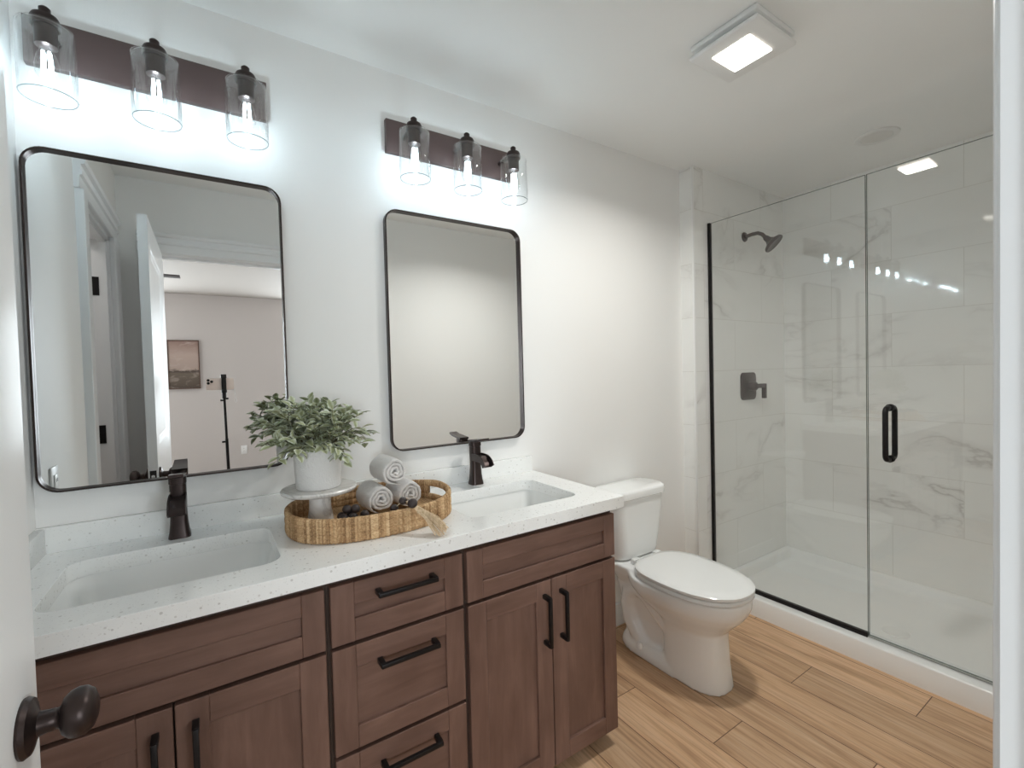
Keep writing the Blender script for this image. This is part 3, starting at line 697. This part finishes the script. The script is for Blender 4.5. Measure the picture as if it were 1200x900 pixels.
# ---------------------------------------------------------------- tray with towels, garland, stand and plant
BZ = CT
t_ = thing('seagrass_tray', 'oval woven seagrass tray on the countertop between the sinks', 'tray', (.848, -.257, BZ))
BA, BB = .240, .187
def oval(a, ins, z, rip=0):
    e = 2.35; c, s = math.cos(a), math.sin(a)
    x = (BA-ins)*math.copysign(abs(c)**(2/e), c); y = (BB-ins)*math.copysign(abs(s)**(2/e), s)
    return Vector((x, y, z))
def rimz(a): return .010*max(0, math.cos(a))**6
bm = B(); L = uvl(bm); NA = 528
def band(zf0, zf1, keep, amp=.0019):
    sect = [(0, 0), (-.0015, .3), (-.0015, .7), (0, 1), (.004, 1.08), (.008, 1), (.0095, .5), (.008, 0), (.004, -.06)]
    for i in range(NA):
        a0, a1 = 2*PI*i/NA, 2*PI*(i+1)/NA
        if not keep(a0): continue
        q = []
        for a, k in ((a0, i), (a1, i+1)):
            rp = amp*math.cos(k*PI/2)+.0006*math.sin(k*1.7)
            z0, z1 = zf0(a), zf1(a); q.append([oval(a, ins+rp, z0+(z1-z0)*tz)+Vector((0, 0, random.uniform(-.0003, .0003))) for ins, tz in sect])
        for j in range(len(sect)):
            j2 = (j+1) % len(sect)
            f = bm.faces.new([bm.verts.new(p) for p in (q[0][j], q[1][j], q[1][j2], q[0][j2])])
            for lp, uvq in zip(f.loops, ((i/NA, j/9), ((i+1)/NA, j/9), ((i+1)/NA, (j+1)/9), (i/NA, (j+1)/9))): lp[L].uv = uvq
endk = lambda a: math.cos(a) < .93
band(lambda a: .002, lambda a: .026, lambda a: True)
band(lambda a: .024, lambda a: .048+rimz(a), endk)
band(lambda a: .046+rimz(a), lambda a: .066+rimz(a), lambda a: True)
bmesh.ops.remove_doubles(bm, verts=bm.verts[:], dist=.0007)
obj('woven_wall', bm, SEAG, t_, angle=80)
bm = B(); L = uvl(bm); loft(bm, [[oval(2*PI*k/72, .006, z) for k in range(72)] for z in (.0015, .008)])
wuv(bm, lambda c, nn: (c.x*3, c.y*3)); obj('woven_base', bm, SEAG, t_)

# rolled towels
def towel(label, loc, rz, r, Ln, seed, tilt=0):
    rnd = random.Random(seed); bm = B()
    turns, th = 3.2, .016
    n_ = 120; inner = []; outer_ = []
    r0 = .010
    for i in range(n_+1):
        f = i/n_; a = seed+f*turns*2*PI; rr_ = r0+(r-r0-.002)*f
        tk_ = (r-r0)/turns*.51*min(1, (1-f)*14+.12)
        wob = .0016*math.sin(a*3+seed)+.001*math.sin(a*5.3)
        outer_.append((a, rr_+wob)); inner.append((a, max(rr_+wob-2*tk_*.92, .002)))
    nl = 14; rows_ = []
    for j in range(nl+1):
        u_ = -1+2*j/nl; endr = 1-.06*abs(u_)**8
        ring = []
        for k, (a, q) in enumerate(outer_):
            off = .003*math.sin(a*.9+seed)*(1 if abs(u_) > .99 else .5)
            ring.append((q*endr*math.cos(a), u_*Ln/2+off*(1 if u_ > 0 else -1), q*endr*math.sin(a)))
        for k, (a, q) in reversed(list(enumerate(inner))):
            off = .003*math.sin(a*.9+seed)*(1 if abs(u_) > .99 else .5)
            ring.append((q*math.cos(a), u_*Ln/2*.985+off*(1 if u_ > 0 else -1), q*math.sin(a)))
        rows_.append(ring)
    R = [[bm.verts.new(p) for p in q] for q in rows_]; m2 = len(R[0])
    for a_, b_ in zip(R, R[1:]):
        for i in range(m2): j = (i+1) % m2; bm.faces.new((a_[i], a_[j], b_[j], b_[i]))
    for q in (R[0], R[-1]):
        for i in range(n_): bm.faces.new((q[i], q[i+1], q[m2-2-i], q[m2-1-i]))
    bmesh.ops.translate(bm, verts=bm.verts[:], vec=(0, 0, 0))
    o = obj('rolled_towel', bm, TOWEL, None, angle=75); o.location = loc; o.rotation_euler = (tilt, 0, rz)
    sub = o.modifiers.new('s', 'SUBSURF'); sub.levels = sub.render_levels = 1
    tx = bpy.data.textures.get('fluff') or bpy.data.textures.new('fluff', 'CLOUDS'); tx.noise_scale = .007
    dm = o.modifiers.new('d', 'DISPLACE'); dm.texture = tx; dm.strength = .0035; dm.mid_level = .5
    return tag(o, label, 'towel', 'rolled white towels')
TWR, TL_ = .047, .13
RZ = math.radians(4)
towel('rolled white towel at the left of the bottom pair in the tray', (.868, -.215, BZ+.012+TWR), RZ, TWR, TL_, 3.2)
towel('rolled white towel at the right of the bottom pair in the tray', (.966, -.205, BZ+.012+TWR), RZ, TWR, TL_, 3.55)
towel('rolled white towel lying on top of the other two', (.915, -.212, BZ+.012+TWR*2.70), RZ, TWR, TL_, 3.8)

# marble stand
PSX, PSY = .703, -.225
t_ = thing('cake_stand', 'small round white marble pedestal stand inside the tray', 'pedestal stand', (PSX, PSY, BZ+.0085))
PZT = .109
bm = B(); lathe(bm, [(.001, PZT-.014), (.098, PZT-.014), (.104, PZT-.010), (.106, PZT-.004), (.103, PZT), (.001, PZT)], n_=56); obj('plate', bm, MARB, t_, angle=40)
bm = B(); lathe(bm, [(.001, 0), (.037, 0), (.0375, .004), (.031, .045), (.029, PZT-.0145), (.001, PZT-.0145)], n_=40); obj('foot', bm, MARB, t_, angle=40)

# potted plant
t_ = thing('potted_plant', 'pale green leafy plant in a white textured pot on the marble stand', 'potted plant', (PSX-.002, PSY-.004, BZ+.0085+PZT+.0004))
bm = B(); lathe(bm, [(.001, 0), (.058, 0), (.0625, .004), (.065, .06), (.0668, .112), (.0655, .116), (.062, .114), (.060, .095), (.001, .095)], n_=56); obj('pot', bm, POTM, t_, angle=50)
bm = B(); lathe(bm, [(.0595, .0955), (.0595, .099), (.03, .103), (.001, .104)], n_=24, cap=False); obj('soil', bm, SOIL, t_)
rnd = random.Random(21)
bs, bl = B(), B(); LL = uvl(bl)
def leaf(p, d_, nrm, Ln, wd, sh):
    d_ = d_.normalized(); s_ = d_.cross(nrm).normalized(); nn = s_.cross(d_).normalized()
    prof = [(0, .05), (.18, .55), (.42, 1), (.68, .82), (.88, .40), (1, .02)]
    rows_ = []
    for f, w__ in prof:
        c = p+d_*Ln*f-nn*(Ln*.28*f*f); e = s_*wd*.5*w__; lift = nn*wd*.16*w__
        rows_.append([bl.verts.new(c-e+lift), bl.verts.new(c-nn*.0002), bl.verts.new(c+e+lift)])
    for a, b_ in zip(rows_, rows_[1:]):
        for k in range(2):
            f = bl.faces.new((a[k], a[k+1], b_[k+1], b_[k]))
            for lp in f.loops:
                mid = lp.vert in (a[1], b_[1]); lp[LL].uv = (.05 if mid else .95, sh)
for i in range(96):
    az = rnd.uniform(0, 2*PI); lean = rnd.uniform(.0, 1.0)**.55
    side = abs(math.cos(az-.1))
    reach = lean*(.080+.100*side); hgt = .150*(1-lean**2.2*.78)*rnd.uniform(.72, 1.10)-(.075*rnd.random() if lean > .72 else 0)
    bx, by = rnd.uniform(-.035, .035), rnd.uniform(-.035, .035)
    base_ = Vector((bx, by, .098)); tip = Vector((bx-.016+reach*math.cos(az), by+reach*.85*math.sin(az), .104+hgt))
    mid_ = base_.lerp(tip, .5)+Vector((0, 0, .022+.03*lean))
    pts = [base_.lerp(mid_, f).lerp(mid_.lerp(tip, f), f) for f in (0, .25, .5, .75, 1)]
    tube(bs, pts, [.0016, .0014, .0012, .001, .0007], 5)
    dirv = (pts[-1]-pts[-2]).normalized()
    nl = rnd.randint(9, 13)
    for k in range(nl):
        f = .30+.70*k/(nl-1); i0 = min(int(f*4), 3); p = pts[i0].lerp(pts[i0+1], f*4-i0)
        a = k*2.4+rnd.random(); out = Vector((math.cos(a), math.sin(a), rnd.uniform(-.1, .7))).normalized()
        d_ = (out*.9+dirv*rnd.uniform(.4, .9)).normalized()
        leaf(p, d_, (Vector((0, 0, 1))+out*-.3+Vector((rnd.uniform(-.5, .5), rnd.uniform(-.5, .5), 0))).normalized(), rnd.uniform(.026, .040), rnd.uniform(.017, .024), rnd.random()**1.6)
obj('stems', bs, STEM, t_); obj('foliage', bl, LEAF, t_, angle=60)

# bead garland with tassel
t_ = thing('bead_garland', 'dark wooden bead garland with jute tassel draped over the tray rim', 'bead garland', (.905, -.425, BZ))
def local(p): return Vector(p)-Vector((.905, -.425, BZ))
bp = []
rnd = random.Random(5)
clus = [(.728+.026*i+.013*(j % 2), -.318-.0225*j, .0225) for j in range(3) for i in range(3)]+[(.741+.026*i, -.325-.0225*j, .0445) for j in range(2) for i in range(2)]+[(.753, -.337, .0655), (.775, -.343, .0645), (.800, -.345, .044)]
chain = [(.868, -.402, .062), (.888, -.420, .0845), (.906, -.447, .080)]
rad = [.0128]*len(clus)+[.0115, .0115, .014]
pts_w = [(x, y, BZ+z) for x, y, z in clus+chain]
for (x, y, z), r in zip(pts_w, rad):
    bm = B(); sphere(bm, local((x, y, z)), r, (1, 1, .95), 20, 12); obj('bead', bm, BEADM, t_)
bm = B(); tube(bm, [local(p) for p in pts_w[9:10]+[(.835, -.375, BZ+.030)]+pts_w[-3:]], .0015, 6); obj('string', bm, JUTE, t_)
bm = B(); h0 = local((.912, -.458, BZ+.070)); tipc = local((.958, -.528, BZ+.010))
dirt = (tipc-h0).normalized(); u_, v2 = frame_of(dirt)
rnd = random.Random(9)
for k in range(84):
    a = rnd.uniform(0, 2*PI); q = math.sqrt(rnd.random()); e = u_*math.cos(a)*q+v2*math.sin(a)*q
    s0, m_, e_ = h0+e*.006, h0.lerp(tipc, .4)+e*.0105+Vector((0, 0, .006)), tipc+e*.023+dirt*rnd.uniform(-.010, .010)
    e_.z = max(e_.z, .0025)
    tube(bm, [s0, m_, m_.lerp(e_, .5)+e*.003+Vector((0, 0, .002)), e_], .0011, 4)
tube(bm, [h0+dirt*.012, h0+dirt*.020], .0085, 14); obj('tassel', bm, JUTE, t_)

# ---------------------------------------------------------------- outlets, bedroom things seen in the mirror
def outlet(name, label, cat, loc, rz):
    t_ = thing(name, label, cat, loc, rz, 'wall outlets')
    bm = B(); box(bm, -.036, .036, -.006, -.0003, -.058, .058, .003); obj('cover_plate', bm, WPLAST, t_)
    bm = B(); box(bm, -.017, .017, -.009, -.0061, -.034, .034, .0015); rc = obj('receptacle', bm, WPLAST, t_)
    for z in (-.018, .018):
        for x in (-.006, .006): bm = B(); box(bm, x-.001, x+.001, -.0096, -.0088, z-.005, z+.005); obj('slot', bm, DARKSLOT, rc)
    return t_
outlet('wall_outlet', 'white outlet on the side wall, low in the left corner of the left mirror', 'outlet', (XL, -.190, 1.02), math.radians(90))
outlet('wall_outlet', 'white outlet low on the bedroom wall seen in the left mirror', 'outlet', (.79, BY0, .37), PI)
t_ = thing('landscape_picture', 'muted brown landscape canvas on the bedroom wall, seen in the left mirror', 'picture', (.172, BY0, 1.228))
bm = B(); box(bm, -.153, .153, .001, .028, 0, .592); obj('canvas', bm, PICT, t_)
bm = B()
for q in ((-.165, -.154, -.012, .604), (.154, .165, -.012, .604)): box(bm, q[0], q[1], .001, .034, q[2], q[3])
for q in (-.012, .593): box(bm, -.154, .154, .001, .034, q, q+.011)
obj('frame', bm, mat('brown_picture_frame', srgb(88, 62, 48), .5)[0], t_)

PY = -1.712
t_ = thing('phone_tripod', 'black phone tripod standing in the doorway, reflected in the left mirror', 'tripod', (.512, PY-.015, 0))
bm = B(); cyl(bm, (.012, 0, .35), (.004, 0, .95), .009, n_=14); cyl(bm, (.004, 0, .93), (.0, 0, 1.215), .0075, n_=14); obj('pole', bm, BLACK, t_)
bm = B(); cyl(bm, (.0135, 0, .25), (.012, 0, .42), .014, n_=16); obj('hub', bm, BLACK, t_)
bm = B(); cyl(bm, (.0, 0, 1.20), (0, 0, 1.24), .012, n_=14); box(bm, -.013, .013, .0245, .033, 1.240, 1.345, .002); box(bm, -.015, .015, .006, .034, 1.3285, 1.352, .002); box(bm, -.015, .015, -.006, .034, 1.238, 1.2555, .002); obj('phone_clamp', bm, BLACK, t_)
for z, s in ((1.19, -1), (1.20, 1), (.93, -1)):
    bm = B(); cyl(bm, (s*.004, 0, z), (s*.022, 0, z), .006, n_=12); obj('knob', bm, BLACK, t_)
for k in range(3):
    a = 2*PI*k/3+.5; bm = B(); tube(bm, [(.012+.01*math.cos(a), .01*math.sin(a), .34), (.012+.22*math.cos(a), .22*math.sin(a), .008)], .007, 10); obj('leg', bm, BLACK, t_)
t_ = thing('smartphone', 'pale pink smartphone clamped sideways on the tripod, reflected in the left mirror', 'phone', (.492, PY+.004, 1.292))
bm = B(); loft(bm, [[(x, y, z) for x, z, _ in rrect(0, 0, .147-2*i_, .0715-2*i_, .010, 0, 5)] for y, i_ in ((-.004, .001), (-.0035, 0), (.0035, 0), (.004, .001))]); obj('body', bm, PHONE, t_)
bm = B(); loft(bm, [[(x-.0515, y, z+.0155) for x, z, _ in rrect(0, 0, .037, .037, .008, 0, 5)] for y in (.0041, .0058)]); cb = obj('camera_bump', bm, PHONE, t_)
for x, z in ((-.0605, .0245), (-.0605, .0065), (-.0430, .0155)):
    bm = B(); lathe(bm, [(.001, .0100-.0042), (.0078, .0100-.0042), (.0080, .0082), (.0060, .0084), (.001, .0080)], 'y', (x, 0, z), 20); obj('lens', bm, BLACK, cb)
bm = B(); tube(bm, [(.072, 0, -.02), (.078, 0, -.06), (.086, 0, -.11), (.080, 0, -.122), (.074, 0, -.11), (.076, 0, -.06), (.072, 0, -.02)], .0012, 6); obj('wrist_strap', bm, WPLAST, t_)

t_ = thing('ceiling_fan', 'dark ceiling fan in the bedroom, one blade tip in the left mirror', 'ceiling fan', (-.42, -3.15, BH))
bm = B(); cyl(bm, (0, 0, -.001), (0, 0, -.12), .016, n_=14); lathe(bm, [(.001, 0), (.06, -.001), (.05, -.03), (.001, -.035)], n_=24); obj('downrod', bm, BLACK, t_)
bm = B(); lathe(bm, [(.001, -.11), (.06, -.12), (.10, -.16), (.10, -.23), (.07, -.26), (.001, -.265)], n_=32); obj('motor', bm, BLACK, t_)
for k in range(5):
    a = 2*PI*k/5; bm = B(); box(bm, .09, .68, -.06, .06, -.224, -.216, .002); bmesh.ops.rotate(bm, cent=(0, 0, 0), matrix=Matrix.Rotation(a, 3, 'Z'), verts=bm.verts[:]); obj('blade', bm, BEADM, t_)
